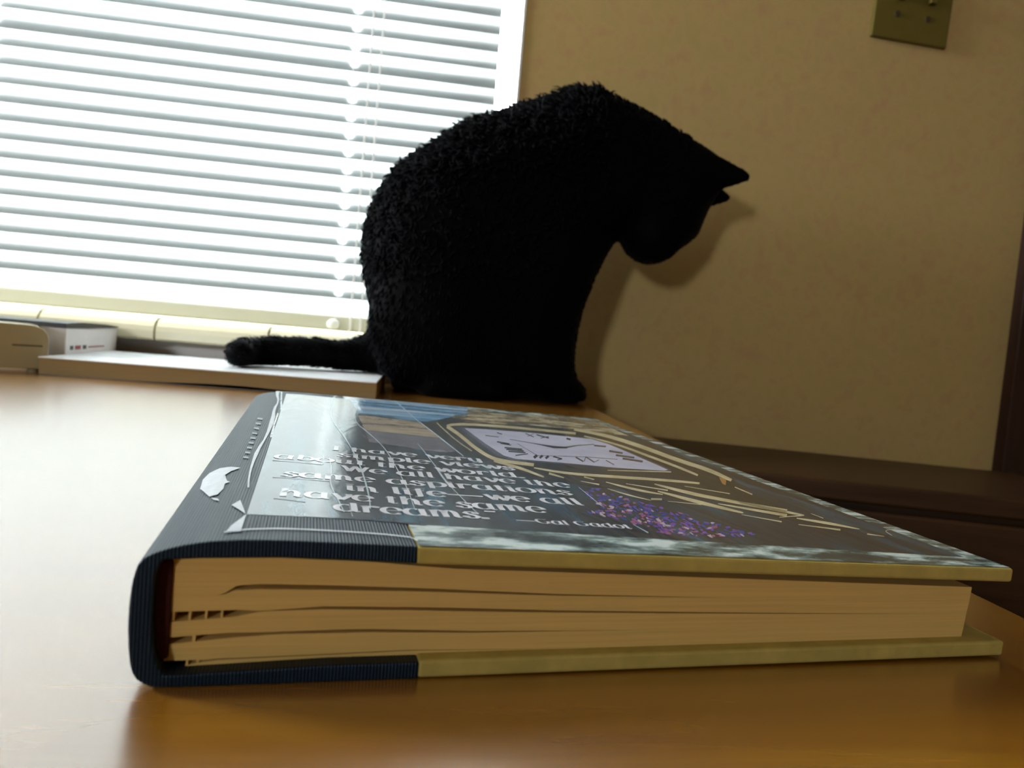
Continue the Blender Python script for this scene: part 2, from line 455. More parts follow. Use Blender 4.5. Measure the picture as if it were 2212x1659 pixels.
def loc(P):
    d = (P[0] - BX, P[1] - BY); return np.array([d[0] * bex[0] + d[1] * bex[1], d[0] * bey[0] + d[1] * bey[1], P[2]])


def front(q, b=0.0):
    v = ray(q); o = np.array([BX, BY]) + bey * b
    t = (o @ bey) / (v[:2] @ bey); return loc(np.array([0, 0, CH]) + v * t)


book = empty('hardcover_book', (BX, BY, 0), BYAW)
tag(book, 'large hardcover book with navy cloth spine, printed quotation and clock on its cover', 'book')

tp = [front(q) for q in ((296, 1222), (303, 1211), (316, 1202), (332, 1195), (360, 1186), (400, 1177), (450, 1170), (520, 1166), (620, 1168), (760, 1174), (903, 1181))]
TOPP = [(p[0], p[2]) for p in tp]
KT = (0.0262 - TOPP[-1][1]) / (BW - TOPP[-1][0])
QA = TOPP[-1][0]


def ztop(a):
    if a >= QA: return TOPP[-1][1] + KT * (a - QA)
    return float(np.interp(a, [p[0] for p in TOPP], [p[1] for p in TOPP]))


left = [front(q) for q in ((284, 1260), (278, 1305), (275, 1350), (276, 1400), (280, 1440), (288, 1466))]
outer = TOPP[::-1] + [(p[0], p[2]) for p in left] + [(0.0042, 0.0012), (0.0062, 0.0002), (0.012, 0.0), (0.035, 0.0), (0.0624, 0.0)]
inn = [front(q) for q in ((906, 1431), (700, 1438), (500, 1451), (400, 1459), (352, 1462), (340, 1440), (331, 1400), (329, 1340), (331, 1280), (338, 1230), (352, 1211), (430, 1206), (607, 1205), (760, 1211), (903, 1218))]
inner = [(p[0], max(p[2], 0.0028)) for p in inn][::-1]


def resample(P, n):
    P = np.array(P); d = np.concatenate([[0], np.cumsum(np.hypot(*np.diff(P, axis=0).T))]); t = np.linspace(0, d[-1], n)
    return [(float(np.interp(u, d, P[:, 0])), float(np.interp(u, d, P[:, 1]))) for u in t]


NP_ = 90
# corresponding thirds: upper flap, spine, lower flap
kO = len(TOPP) - 1; kO2 = len(TOPP) + len(left) + 1
outer = resample(outer[:kO + 1], 36)[:-1] + resample(outer[kO:kO2 + 1], 18)[:-1] + resample(outer[kO2:], 36)
inner = resample(inner[:5], 36)[:-1] + resample(inner[4:11], 18)[:-1] + resample(inner[10:], 36)
bm = bmesh.new()
NB = 26
RO_ = [[bm.verts.new((a, BL * i / NB, zz)) for a, zz in outer] for i in range(NB + 1)]
RI_ = [[bm.verts.new((a, BL * i / NB, zz)) for a, zz in inner] for i in range(NB + 1)]
for R_ in (RO_, RI_):
    for i in range(NB):
        for j in range(len(outer) - 1):
            bm.faces.new((R_[i][j], R_[i + 1][j], R_[i + 1][j + 1], R_[i][j + 1]))
for i in (0, NB):
    for j in range(len(outer) - 1): bm.faces.new((RO_[i][j], RO_[i][j + 1], RI_[i][j + 1], RI_[i][j]))
for j in (0, len(outer) - 1):
    for i in range(NB): bm.faces.new((RO_[i][j], RO_[i + 1][j], RI_[i + 1][j], RI_[i][j]))
bmesh.ops.recalc_face_normals(bm, faces=bm.faces)
spine = from_bm('spine_cloth', bm, M['cloth'], book); tag(spine, 'dark navy ribbed cloth wrapped round the spine')
bv = spine.modifiers.new('bevel', 'BEVEL'); bv.width = 0.0005; bv.segments = 2; bv.limit_method = 'ANGLE'; bv.angle_limit = math.radians(50)


def board(name, za, zb, q0, lbl, mt):
    bm = bmesh.new()
    prism(bm, [(q0, za[0]), (BW, za[1]), (BW + 0.0002, zb[1]), (q0, zb[0])], 0.0, BL)
    # a slightly ragged near edge
    o = from_bm(name, bm, M['board'], book)
    b_ = o.modifiers.new('bevel', 'BEVEL'); b_.width = 0.0007; b_.segments = 2
    tag(o, lbl); return o


board('upper_board', (ztop(QA) - 0.0041, ztop(BW) - 0.0040), (ztop(QA) - 0.0002, ztop(BW) - 0.0001), QA - 0.0002, 'cream paper edge of the upper cover board', None)
board('lower_board', (0.0002, 0.0008), (0.0043, 0.0050), 0.0622, 'cream paper edge of the lower cover board', None)

# page sections between the dark gaps seen on the tail edge
PB = 0.0042
LINES = {
    'T': [(349, 1209), (430, 1206), (607, 1205), (900, 1218), (1200, 1228), (1700, 1247), (2125, 1263)],
    'A': [(349, 1282), (440, 1287), (482, 1284), (510, 1270), (560, 1267), (697, 1269), (900, 1274), (1200, 1285), (1600, 1292), (2122, 1300)],
    'B': [(349, 1334), (489, 1326), (584, 1319), (697, 1313), (900, 1315), (1200, 1321), (1650, 1325), (2118, 1326)],
    'C': [(349, 1386), (489, 1373), (607, 1367), (788, 1362), (1014, 1365), (1300, 1362), (1700, 1355), (2116, 1348)],
    'D': [(352, 1438), (471, 1424), (697, 1414), (878, 1405), (1127, 1402), (1500, 1388), (2112, 1366)],
    'Z': [(349, 1462), (489, 1450), (697, 1437), (900, 1428), (1200, 1415), (1700, 1397), (2108, 1380)],
}
GAPS = {'T': lambda a: 0.0, 'Z': lambda a: 0.0,
        'A': lambda a: np.interp(a, [0, 0.018, 0.0225, 0.03, 0.06, 0.09, 0.125, 0.14], [0.00001, 0.00001, 0.0008, 0.00085, 0.0006, 0.00035, 0.00012, 0.00001]),
        'B': lambda a: np.interp(a, [0, 0.009, 0.022, 0.027, 0.04, 0.07, 0.1, 0.18, 0.2], [0.0016, 0.0016, 0.0011, 0.0001, 0.0005, 0.0006, 0.0004, 0.0001, 0.00001]),
        'C': lambda a: np.interp(a, [0, 0.009, 0.02, 0.03, 0.045, 0.07, 0.1, 0.12], [0.0010, 0.0011, 0.0009, 0.0004, 0.0006, 0.0004, 0.0001, 0.00001]),
        'D': lambda a: np.interp(a, [0, 0.009, 0.016, 0.022, 0.05, 0.08, 0.11], [0.0014, 0.0014, 0.0003, 0.0002, 0.0002, 0.0001, 0.00001])}
AS = np.concatenate([np.linspace(0.0078, 0.04, 34), np.linspace(0.0425, 0.219, 60)])


def line(k):
    P = np.array([front(q, PB) for q in LINES[k]]); return np.interp(AS, P[:, 0], P[:, 2])


keys = ['T', 'A', 'B', 'C', 'D', 'Z']
for i in range(5):
    up = line(keys[i]) - np.array([GAPS[keys[i]](a) for a in AS]) * 0.7
    dn = line(keys[i + 1]) + np.array([GAPS[keys[i + 1]](a) for a in AS]) * 0.7
    if i == 0: up = up - np.interp(AS, [0.05, 0.07], [0.0, 0.0009])
    if i == 4: dn = dn + np.interp(AS, [0.05, 0.07], [0.0, 0.0005])
    fo = [0.2206, 0.2203, 0.2198, 0.2195, 0.2192, 0.2190]
    a_up = AS + (AS - 0.0078) / (0.219 - 0.0078) * (fo[i] - 0.219); a_dn = AS + (AS - 0.0078) / (0.219 - 0.0078) * (fo[i + 1] - 0.219)
    prof = list(zip(a_up, up)) + list(zip(a_dn[::-1], dn[::-1]))
    bm = bmesh.new(); prism(bm, prof, PB, BL - PB)
    o = from_bm('page_section', bm, M['page'], book)
# threads of glue bridging the gaps beside the spine
bm = bmesh.new()
for k, ass in (('B', (0.0092, 0.0125, 0.0158, 0.019)), ('C', (0.0135, 0.0137)), ('D', (0.0125, 0.0147))):
    Z = line(k)
    for a in ass:
        zc = float(np.interp(a, AS, Z)); box(bm, a - 0.00022, a + 0.00022, PB + 0.0002, PB + 0.004, zc - 0.001, zc + 0.001)
from_bm('binding_glue', bm, M['page'], book)
box_obj('endband', (0.0052, 0.0088, 0.0032, 0.0052, 0.0046, 0.0265), M['endband'], book, 0.0008)
box_obj('book_block_core', (0.0078, 0.20, 0.030, BL - 0.03, 0.0055, 0.0230), M['pagegap'], book)

# ---- printed cover
LAY = [0]


def cov(q):
    v = ray(q); z = 0.03
    for _ in range(40):
        P = np.array([0, 0, CH]) + v * ((z - CH) / v[2]); a = loc(P)[0]; z = 0.5 * z + 0.5 * ztop(min(max(a, 0.001), BW))
    L = loc(P); return float(L[0]), float(L[1])


def clampab(ab):
    return min(max(ab[0], 0.0025), BW - 0.0003), min(max(ab[1], 0.0006), BL - 0.0006)


def decal_bm(bm, polys, lift):
    for poly in polys:
        pts = [clampab(p) for p in poly]
        vs = []
        for a, b in pts:
            vs.append(bm.verts.new((a, b, ztop(a) + lift * 0.25)))
        try:
            f = bm.faces.new(vs)
        except ValueError:
            continue
        if len(vs) > 4: bmesh.ops.triangulate(bm, faces=[f])


def decal(name, polys, mat, parent, lift, px=True):
    bm = bmesh.new()
    if px: polys = [[cov(q) for q in p] for p in polys]
    decal_bm(bm, polys, lift)
    if parent is spine:                                # follow the rounded shoulder of the cloth
        for _ in range(2): bmesh.ops.subdivide_edges(bm, edges=bm.edges[:], cuts=2, use_grid_fill=True)
        for v in bm.verts: v.co.z = ztop(v.co.x) + lift * 0.25
    for f in bm.faces:
        f.normal_update()
        if f.normal.z < 0: f.normal_flip()
    return from_bm(name, bm, mat, parent)


def stroke(pts, w):
    """ribbon polygons in the pixel frame; w = width or list of widths"""
    P = [np.array(p, float) for p in pts]; out = []
    ws = w if isinstance(w, (list, tuple)) else [w] * len(P)
    L, R = [], []
    for i, p in enumerate(P):
        t = P[min(i + 1, len(P) - 1)] - P[max(i - 1, 0)]; t /= np.linalg.norm(t); nn = np.array([-t[1], t[0]])
        L.append(p + nn * ws[i] / 2); R.append(p - nn * ws[i] / 2)
    for i in range(len(P) - 1): out.append([L[i], L[i + 1], R[i + 1], R[i]])
    return out


def sm(pts, it=2):
    P = [np.array(p, float) for p in pts]
    for _ in range(it):
        Q = [P[0]]
        for i in range(len(P) - 1): Q += [0.75 * P[i] + 0.25 * P[i + 1], 0.25 * P[i] + 0.75 * P[i + 1]]
        P = Q + [P[-1]]
    return P


# jacket layers
jk = decal('cover_print', [[(QA + 0.0002, 0.0008), (BW - 0.0004, 0.0008), (BW - 0.0004, BL - 0.0008), (QA + 0.0002, BL - 0.0008)]], M['rock'], book, 0.00012, px=False)
tag(jk, 'mottled grey-white rock print along the cover edges')
# ragged front lip of the printed paper
pl, pr = cov((537, 1111)), cov((610, 838))
A0, B0, B1 = 0.0217, 0.0205, 0.318


def ab_rect(a0, a1, b0, b1, nx=24):
    """strips along a so that the print follows the cover's curve"""
    out = []
    for i in range(nx):
        x0, x1 = a0 + (a1 - a0) * i / nx, a0 + (a1 - a0) * (i + 1) / nx
        out.append([(x0, b0), (x1, b0), (x1, b1), (x0, b1)])
    return out


bot = lambda a: 0.0218 - 0.012 * max(0, a - 0.0217) / 0.2
polys = []
for i in range(30):
    x0, x1 = A0 + (0.2225 - A0) * i / 30, A0 + (0.2225 - A0) * (i + 1) / 30
    e0 = 0.0008 * math.sin(i * 1.7) if x0 < 0.06 else 0; e1 = 0.0008 * math.sin((i + 1) * 1.7) if x1 < 0.06 else 0
    polys.append([(x0, bot(x0)), (x1, bot(x1)), (x1, B1), (x0, B1)])
pic = decal('cover_picture', polys, M['ink'], book, 0.00020, px=False); tag(pic, 'glossy night-blue picture with a quotation and a gold clock')


def c1(x, y): return (400 + x / 2.212, 800 + y / 2.212)       # scales of enlarged views used when measuring
def c2(x, y): return (900 + x / 2.765, 850 + y / 2.765)
def c3(x, y): return (1300 + x / 2.4254, 850 + y / 2.4254)


Lf = 0.00028
polys = [[c1(*p) for p in ((470, 70), (760, 85), (1345, 175), (1352, 215), (1290, 245), (1120, 245), (860, 210), (455, 190))]]
decal('printed_sky', polys, M['sky'], pic, Lf)
decal('printed_building', [[c1(*p) for p in ((440, 205), (860, 214), (1120, 248), (1200, 300), (1230, 325), (900, 290), (420, 262))]], M['stone'], pic, Lf)
decal('printed_slate', [[c1(*p) for p in ((420, 264), (900, 292), (1232, 327), (1310, 385), (1240, 395), (900, 345), (405, 320))]], M['slate'], pic, Lf)
# ornaments behind the clock
decal('printed_ornament', [[c2(*p) for p in ((215, 135), (330, 95), (520, 120), (900, 140), (1080, 170), (1270, 255), (1100, 235), (930, 212), (600, 185), (270, 180))]], M['goldrock'], pic, Lf)
# black watch case
case = [c2(*p) for p in ((25, 172), (120, 160), (205, 140), (300, 170), (600, 190), (930, 215), (1130, 235), (1400, 300), (1640, 400), (1760, 440), (1900, 520), (2010, 600), (2212, 690), (1600, 600), (1100, 560), (800, 520), (600, 470), (420, 400), (290, 372), (150, 270))]
decal('printed_clock_case', [case], M['black'], pic, Lf + 0.00004)
g = []
for pts, w in (([(180, 195), (215, 185), (330, 185), (600, 205), (950, 240)], 5.0), ([(182, 198), (260, 250), (340, 320), (440, 385), (520, 405), (700, 428)], 7.0),
               ([(120, 175), (150, 205), (240, 285), (330, 345)], 2.0), ([(940, 215), (1130, 250), (1350, 320), (1560, 400), (1740, 455), (1880, 520)], [5, 7, 8, 8, 8, 6]),
               ([(1000, 255), (1200, 305), (1400, 380), (1560, 440), (1680, 490)], [3, 4, 5, 5, 4]), ([(700, 445), (900, 480), (1200, 500), (1500, 520), (1690, 538)], [2, 5, 6, 5, 4]),
               ([(460, 405), (600, 440), (760, 500)], [3, 6, 3]), ([(790, 478), (880, 505)], [5, 2]), ([(1140, 460), (1520, 470)], 2.0),
               ([(1130, 530), (1300, 575), (1470, 605)], [1, 5, 2]), ([(1250, 540), (1500, 580)], [1, 3]), ([(1420, 542), (1640, 600), (1900, 650), (2212, 705)], [2, 7, 7, 9]),
               ([(1440, 585), (1680, 650), (1950, 715)], [2, 8, 3]), ([(1600, 555), (1870, 600)], [1, 2]), ([(1140, 570), (1270, 610), (1400, 640)], [1, 3, 1]),
               ([(1400, 632), (1465, 634)], 4.0), ([(1900, 560), (2005, 605)], [2, 3]), ([(1800, 660), (2000, 695), (2212, 730)], [1, 5, 6]), ([(1940, 725), (2180, 768)], [1, 3]),
               ([(980, 525), (1090, 545)], [1, 3]), ([(1000, 500), (1060, 515)], [3, 2]), ([(1500, 645), (1700, 665)], [1, 2])):
    g += stroke(sm([c2(*p) for p in pts], 2), w if not isinstance(w, list) else list(np.interp(np.linspace(0, 1, len(sm(pts, 2))), np.linspace(0, 1, len(w)), w)))
for pts, w in (([(930, 650), (1060, 640)], [2, 2]), ([(1020, 655), (1180, 680), (1350, 712)], [2, 6, 1]), ([(1030, 688), (1250, 716)], [1, 4]), ([(1390, 738), (1480, 750)], [3, 1]),
               ([(1095, 630), (1160, 655)], [1, 2]), ([(1540, 712), (1475, 718), (1520, 745)], [1, 1.5, 1]), ([(700, 565), (880, 605), (1060, 640)], [2, 7, 2])):
    g += stroke(sm([c3(*p) for p in pts], 2), list(np.interp(np.linspace(0, 1, len(sm(pts, 2))), np.linspace(0, 1, len(w)), w)))
decal('printed_gold_line', g, M['gold'], pic, Lf + 0.00012)
decal('printed_amber_glint', [[c2(*p) for p in ((1805, 500), (1850, 515), (1845, 550), (1825, 540))]], M['amber'], pic, Lf + 0.00013)
fan = [c2(*p) for p in ((255, 205), (420, 212), (700, 235), (1050, 270), (1150, 300), (1300, 365), (1520, 458), (1510, 466), (1200, 450), (830, 418), (560, 396), (480, 372), (380, 300))]
decal('printed_dial_border', [fan], M['dialshade'], pic, Lf + 0.00016)
dial = [c2(*p) for p in ((285, 208), (430, 216), (700, 238), (1045, 273), (1145, 303), (1295, 367), (1500, 457), (1480, 463), (1200, 446), (840, 412), (590, 392), (520, 372), (410, 300))]
decal('printed_dial', [dial], M['dial'], pic, Lf + 0.00020)
nm = []
for pts, w in (([(480, 290), (555, 303)], 3), ([(500, 300), (565, 310)], 2), ([(525, 325), (630, 335)], 3.2), ([(535, 335), (640, 345)], 3.2), ([(548, 347), (650, 355)], 3.2), ([(590, 372), (665, 362)], 2.5),
               ([(700, 386), (720, 370)], 6), ([(735, 388), (752, 372)], 5), ([(770, 390), (788, 375)], 5), ([(815, 378), (868, 393)], 3), ([(868, 393), (840, 398)], 2),
               ([(950, 382), (995, 408)], 3), ([(1000, 408), (1010, 380)], 1.5), ([(1010, 380), (1060, 412)], 2.5), ([(1060, 412), (1090, 398)], 1.2), ([(1130, 400), (1180, 428)], 2),
               ([(1150, 345), (1230, 358)], 4), ([(1190, 370), (1300, 385)], 4), ([(1230, 390), (1350, 408)], 4), ([(1060, 312), (1130, 318)], 3),
               ([(650, 240), (700, 262)], 2), ([(700, 242), (660, 258)], 1.2), ([(715, 248), (790, 268)], 2.5), ([(740, 268), (790, 258)], 1.5), ([(895, 270), (920, 276)], 4),
               ([(410, 252), (490, 262)], 1.6), ([(480, 235), (510, 245)], 2), ([(555, 275), (700, 300), (820, 322), (900, 325)], [1, 1.5, 5, 4]), ([(880, 325), (960, 312), (1060, 305)], [4, 2, 1.5]),
               ([(600, 300), (720, 372)], 1.0), ([(720, 372), (1000, 380), (1200, 395)], 1.0)):
    nm += stroke([c2(*p) for p in pts], w)
decal('printed_numeral', nm, M['numeral'], pic, Lf + 0.00026)
# flowers
reg = [(1005, 590), (1060, 560), (1250, 630), (1500, 690), (1740, 765), (2050, 850), (1700, 858), (1500, 848), (1350, 800), (1240, 760), (1000, 715), (1100, 690)]


def inside(p, poly):
    c = False; j = len(poly) - 1
    for i in range(len(poly)):
        if (poly[i][1] > p[1]) != (poly[j][1] > p[1]) and p[0] < (poly[j][0] - poly[i][0]) * (p[1] - poly[i][1]) / (poly[j][1] - poly[i][1]) + poly[i][0]: c = not c
        j = i
    return c


pet = {'petal_blue': [], 'petal_purple': [], 'petal_pink': [], 'petal_pale': []}
tries = 0
while sum(map(len, pet.values())) < 420 and tries < 6000:
    tries += 1
    x, y = random.uniform(980, 2050), random.uniform(560, 858)
    if not inside((x, y), reg): continue
    u = (y - 560 - (x - 1000) * 0.26)
    wts = [3, 1, .3, .2] if u < 70 else ([1, 1.3, 2, 1.0] if u < 150 else [0.6, 1.6, 1.4, .5])
    k = random.choices(list(pet), wts)[0]
    rx, ry = random.uniform(6, 22), random.uniform(3, 8); th = 0.3 + random.uniform(-.4, .4)
    P = []
    for t in range(7):
        an = 2 * math.pi * t / 7; ex, ey = rx * math.cos(an) * random.uniform(.7, 1.1), ry * math.sin(an) * random.uniform(.7, 1.1)
        P.append(c2(x + ex * math.cos(th) - ey * math.sin(th), y + ex * math.sin(th) + ey * math.cos(th)))
    pet[k].append(P)
for i, (k, v) in enumerate(pet.items()):
    o = decal('printed_flowers', v, M[k], pic, Lf + 0.00003 * (i + 1)); o['kind'] = 'stuff'
# film creases, the window's highlights on them painted as pale strokes
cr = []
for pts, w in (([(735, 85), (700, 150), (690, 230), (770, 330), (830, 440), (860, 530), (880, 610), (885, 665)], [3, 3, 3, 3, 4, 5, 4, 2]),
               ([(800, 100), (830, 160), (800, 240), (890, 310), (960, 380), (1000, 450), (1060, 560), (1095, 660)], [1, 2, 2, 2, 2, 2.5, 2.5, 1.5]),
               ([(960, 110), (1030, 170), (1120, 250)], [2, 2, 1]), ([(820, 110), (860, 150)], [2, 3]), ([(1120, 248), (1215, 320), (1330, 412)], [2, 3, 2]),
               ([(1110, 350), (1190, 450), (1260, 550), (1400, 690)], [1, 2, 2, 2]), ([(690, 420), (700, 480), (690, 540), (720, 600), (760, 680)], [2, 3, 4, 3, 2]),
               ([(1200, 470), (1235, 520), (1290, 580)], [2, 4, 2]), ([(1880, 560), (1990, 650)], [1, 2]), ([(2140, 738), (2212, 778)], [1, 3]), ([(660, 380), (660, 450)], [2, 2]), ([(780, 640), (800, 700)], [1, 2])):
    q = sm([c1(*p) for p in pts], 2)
    decal('crease_highlight', stroke(q, [x / 1.4 for x in np.interp(np.linspace(0, 1, len(q)), np.linspace(0, 1, len(w)), w)]), M['creaseshine'], pic, Lf + 0.0003)

rl = []
for a, b in (((589, 994.5), (696, 1004)), ((589, 1031), (712, 1040)), ((591, 1076.5), (660, 1085))): decal('printed_rule', stroke([a, b], [1.8, 1.6]), M['numeral'], pic, Lf + 0.00034)
decal('printed_rule', stroke([(535, 1111), (700, 1118), (800, 1124), (920, 1134)], [2, 1.5, 2, 4]), M['numeral'], pic, Lf + 0.00034)

# ---- lettering drawn with a broad nib: heavy uprights, hairline curves


def E_(cx, cy, rx, ry, a0, a1, n=14):
    return [(cx + rx * math.cos(math.radians(a0 + (a1 - a0) * i / n)), cy + ry * math.sin(math.radians(a0 + (a1 - a0) * i / n))) for i in range(n + 1)]


def bowl(cx): return E_(cx, 0.5, 0.36, 0.5, 50, 320)


G = {
    'o': ([E_(.42, .5, .36, .5, 0, 360, 20)], .92), 'c': ([bowl(.42)], .82),
    'e': ([E_(.42, .5, .34, .5, 5, 320, 18), [(.12, .52), (.76, .56)]], .84),
    'a': ([E_(.40, .5, .32, .5, 60, 310), [(.72, 1.0), (.72, .12), (.80, .0), (.92, .08)]], .98),
    'd': ([E_(.40, .5, .32, .5, 60, 310), [(.58, 1.55), (.72, 1.52), (.72, .12), (.80, .0), (.92, .08)]], .98),
    'b': ([[(.08, 1.5), (.2, 1.55), (.2, .1)], E_(.46, .5, .34, .5, 140, -150)], .90),
    'p': ([[(.05, .9), (.2, 1.0), (.2, -.5)], E_(.46, .5, .34, .5, 140, -150)], .90),
    'h': ([[(.05, 1.5), (.18, 1.55), (.18, 0)], E_(.43, .55, .24, .45, 170, 0, 8) + [(.67, .12), (.76, 0), (.86, .06)]], .96),
    'n': ([[(.02, .88), (.16, 1.0), (.16, 0)], E_(.41, .55, .24, .45, 170, 0, 8) + [(.65, .12), (.74, 0), (.84, .06)]], .94),
    'm': ([[(.02, .88), (.16, 1.0), (.16, 0)], E_(.37, .55, .2, .45, 170, 0, 8) + [(.57, 0)], E_(.78, .55, .2, .45, 170, 0, 8) + [(.98, .12), (1.06, 0), (1.15, .06)]], 1.26),
    'r': ([[(.02, .88), (.16, 1.0), (.16, 0)], E_(.44, .60, .26, .40, 165, 60, 6), E_(.55, .88, .06, .07, 0, 360, 8)], .70),
    'i': ([[(.04, .88), (.18, 1.0), (.18, .12), (.26, 0), (.36, .06)], E_(.18, 1.3, .06, .09, 0, 360, 8)], .44),
    'l': ([[(.04, 1.5), (.18, 1.55), (.18, .12), (.26, 0), (.36, .06)]], .44),
    't': ([[(.2, 1.32), (.2, .14), (.3, 0), (.46, .1)], [(.02, .98), (.42, .98)]], .54),
    'u': ([[(.02, .9), (.15, 1.0), (.15, .3)] + E_(.38, .35, .23, .35, 180, 350, 8), [(.64, 1.0), (.64, .1), (.74, 0), (.84, .08)]], .94),
    'v': ([[(.02, .92), (.12, 1.0), (.40, .02)], [(.40, .02), (.66, .62), (.70, .96)], E_(.68, .9, .05, .07, 0, 360, 8)], .80),
    'w': ([[(.02, .92), (.12, 1.0), (.36, .02)], [(.36, .02), (.58, .96)], [(.54, 1.0), (.80, .02)], [(.80, .02), (1.02, .62), (1.05, .96)], E_(1.03, .9, .05, .07, 0, 360, 8)], 1.14),
    'y': ([[(.02, .9), (.15, 1.0), (.15, .3)] + E_(.38, .35, .23, .35, 180, 350, 8), [(.64, 1.0), (.64, -.2)] + E_(.40, -.2, .24, .25, 0, -150, 8)], .88),
    'f': ([E_(.44, 1.3, .2, .25, 60, 180, 6) + [(.24, .6), (.24, -.1)] + E_(.06, -.1, .18, .22, 0, -110, 5), [(.04, .96), (.48, .96)]], .56),
    's': ([[(.56, .82), (.40, .98), (.2, .95), (.12, .76), (.26, .58), (.46, .44), (.56, .24), (.44, .03), (.22, .0), (.08, .18)], E_(.54, .8, .05, .07, 0, 360, 8), E_(.1, .2, .05, .07, 0, 360, 8)], .68),
    'I': ([[(.25, 1.5), (.25, 0)], [(.05, 1.5), (.45, 1.5)], [(.05, 0), (.45, 0)]], .56),
    'W': ([[(.05, 1.5), (.35, 0)], [(.35, 0), (.65, 1.5)], [(.6, 1.5), (.9, 0)], [(.9, 0), (1.2, 1.5)]], 1.3),
    'G': ([E_(.6, .75, .5, .75, 50, 330, 18), [(.98, .65), (.98, .15)], [(.75, .65), (1.15, .65)]], 1.25),
    '.': ([E_(.12, .08, .07, .09, 0, 360, 8)], .34), '-': ([[(.0, .47), (1.5, .47)], [(.0, .52), (1.5, .52)], [(.0, .57), (1.5, .57)]], 1.56),
    '"': ([[(.1, 1.5), (.06, 1.15)], [(.3, 1.5), (.26, 1.15)]], .44), "'": ([[(.1, 1.5), (.06, 1.15)]], .25), ' ': ([], .46),
}


def nib(pts, wt=0.24, thin=0.06):
    P = [np.array(p, float) for p in pts]; L, R = [], []
    for i, p in enumerate(P):
        t = P[min(i + 1, len(P) - 1)] - P[max(i - 1, 0)]; ll = np.linalg.norm(t)
        if ll < 1e-9: t = np.array([0, 1.0]); ll = 1
        t = t / ll; wd_ = thin + (wt - thin) * abs(t[1]) ** 1.6
        nn = np.array([-t[1], t[0]]); L.append(p + nn * wd_ / 2); R.append(p - nn * wd_ / 2)
    return [[L[i], L[i + 1], R[i + 1], R[i]] for i in range(len(P) - 1)]


def text_line(txt, s, e, xh, name='printed_line', mat=None):
    A = np.array(cov(s)); B = np.array(cov(e)); tot = sum(G[c][1] for c in txt)
    d = B - A; up = np.array([-d[1], d[0]]) / np.linalg.norm(d); sc = d / tot; x = 0.0; polys = []
    for ch in txt:
        for st in G[ch][0]:
            if len(st) == 2: st = [st[0], tuple((np.array(st[0]) + np.array(st[1])) / 2), st[1]]
            for quad in nib(st):
                polys.append([tuple(A + sc * (x + p[0]) + up * xh * (p[1] if -0.1 < p[1] < 1.05 else (p[1] * 0.7 if p[1] < 0 else 1.05 + (p[1] - 1.05) * 0.5))) for p in quad])
        x += G[ch][1]
    return decal(name, polys, mat or M['letter'], pic, Lf + 0.00038, px=False)


for txt, s, e in (('I have very', (715, 972), (1047, 999)), ('simple views', (729, 987), (1117, 1017)), ('about the world.', (590, 990.5), (1138, 1034)),
                  ('We all have the', (738, 1017.5), (1237, 1054.6)), ('same aspirations', (608, 1029.5), (1242, 1071.4)), ('in life-we all', (746, 1060), (1266, 1093)),
                  ('have the same', (600, 1072), (1187, 1109.3)), ('dreams."', (722, 1104), (1087, 1123.7))):
    text_line(txt, s, e, 0.0072)
text_line('-Gal Gadot', (1118, 1128.5), (1368, 1143.5), 0.0036)

# ---- marks on the spine cloth
tears = [[(432, 1058), (438, 1038), (452, 1024), (475, 1013), (500, 1010), (520, 1012), (498, 1020), (486, 1028), (490, 1040), (497, 1043), (486, 1046), (482, 1058), (470, 1070), (452, 1075)],
         [(455, 1077), (470, 1079), (474, 1084), (462, 1082)], [(500, 1093), (519, 1082), (526, 1100), (530, 1112), (515, 1102)], [(532, 1113), (520, 1150), (486, 1153), (500, 1137)]]
tears += stroke(sm([(605, 838), (598, 850), (602, 868), (592, 885), (590, 905), (575, 945), (556, 975), (545, 1003), (538, 1030), (536, 1055)], 1), [3, 7, 8, 6, 4, 3, 5, 6, 8, 9, 6, 4, 6, 8, 6, 5, 4, 4, 4, 4][:len(sm([0] * 10, 0)) * 0 + 20])
tears += stroke(sm([(484, 1152), (560, 1143), (700, 1147), (880, 1160), (902, 1170)], 1), 2.5)
decal('torn_paper', tears, M['patch'], spine, 0.0011)
emb = []
for i in range(9):
    y = 905 + i * 10.5; x = 562 - (y - 905) * 0.36
    emb += stroke([(x - 6, y), (x + 5, y + 1.5)], 4.2)
decal('spine_stamping', emb, M['emboss'], spine, 0.0011)

# ------------------------------------------------------------------ thin white book, box, device at the back left
tz = 0.018
c = [at_z(q, tz) for q in ((92, 774), (811, 829))]
x0, x1, y0, y1 = -0.379, float(c[1][0]), 0.803, 0.985
thin = empty('thin_book', ((x0 + x1) / 2, (y0 + y1) / 2, 0))
tag(thin, 'thin book with glossy white cover lying under the cat\'s tail', 'book')
off = Matrix.Translation((-(x0 + x1) / 2, -(y0 + y1) / 2, 0))
bm = bmesh.new()
AX = np.linspace(x0, x1, 40)
sag = lambda x: 0.0030 * math.exp(-((x + 0.19) / 0.065) ** 2)
prism(bm, [(x, 0.0006 + sag(x)) for x in AX] + [(x, tz - 0.0012) for x in AX[::-1]], y0 + 0.001, y1 - 0.001)
o = from_bm('page_block', bm, M['paper'], thin); o.matrix_parent_inverse = off
bm = bmesh.new(); box(bm, x0 - 0.001, x1, y0, y1, tz - 0.0012, tz, 0.0004)
o = from_bm('front_cover', bm, M['whitecover'], thin); o.matrix_parent_inverse = off
bm = bmesh.new(); box(bm, x0, x1 - 0.001, y0 + 0.001, y1, 0.0, 0.0006)
o = from_bm('back_cover', bm, M['blackcover'], thin); o.matrix_parent_inverse = off

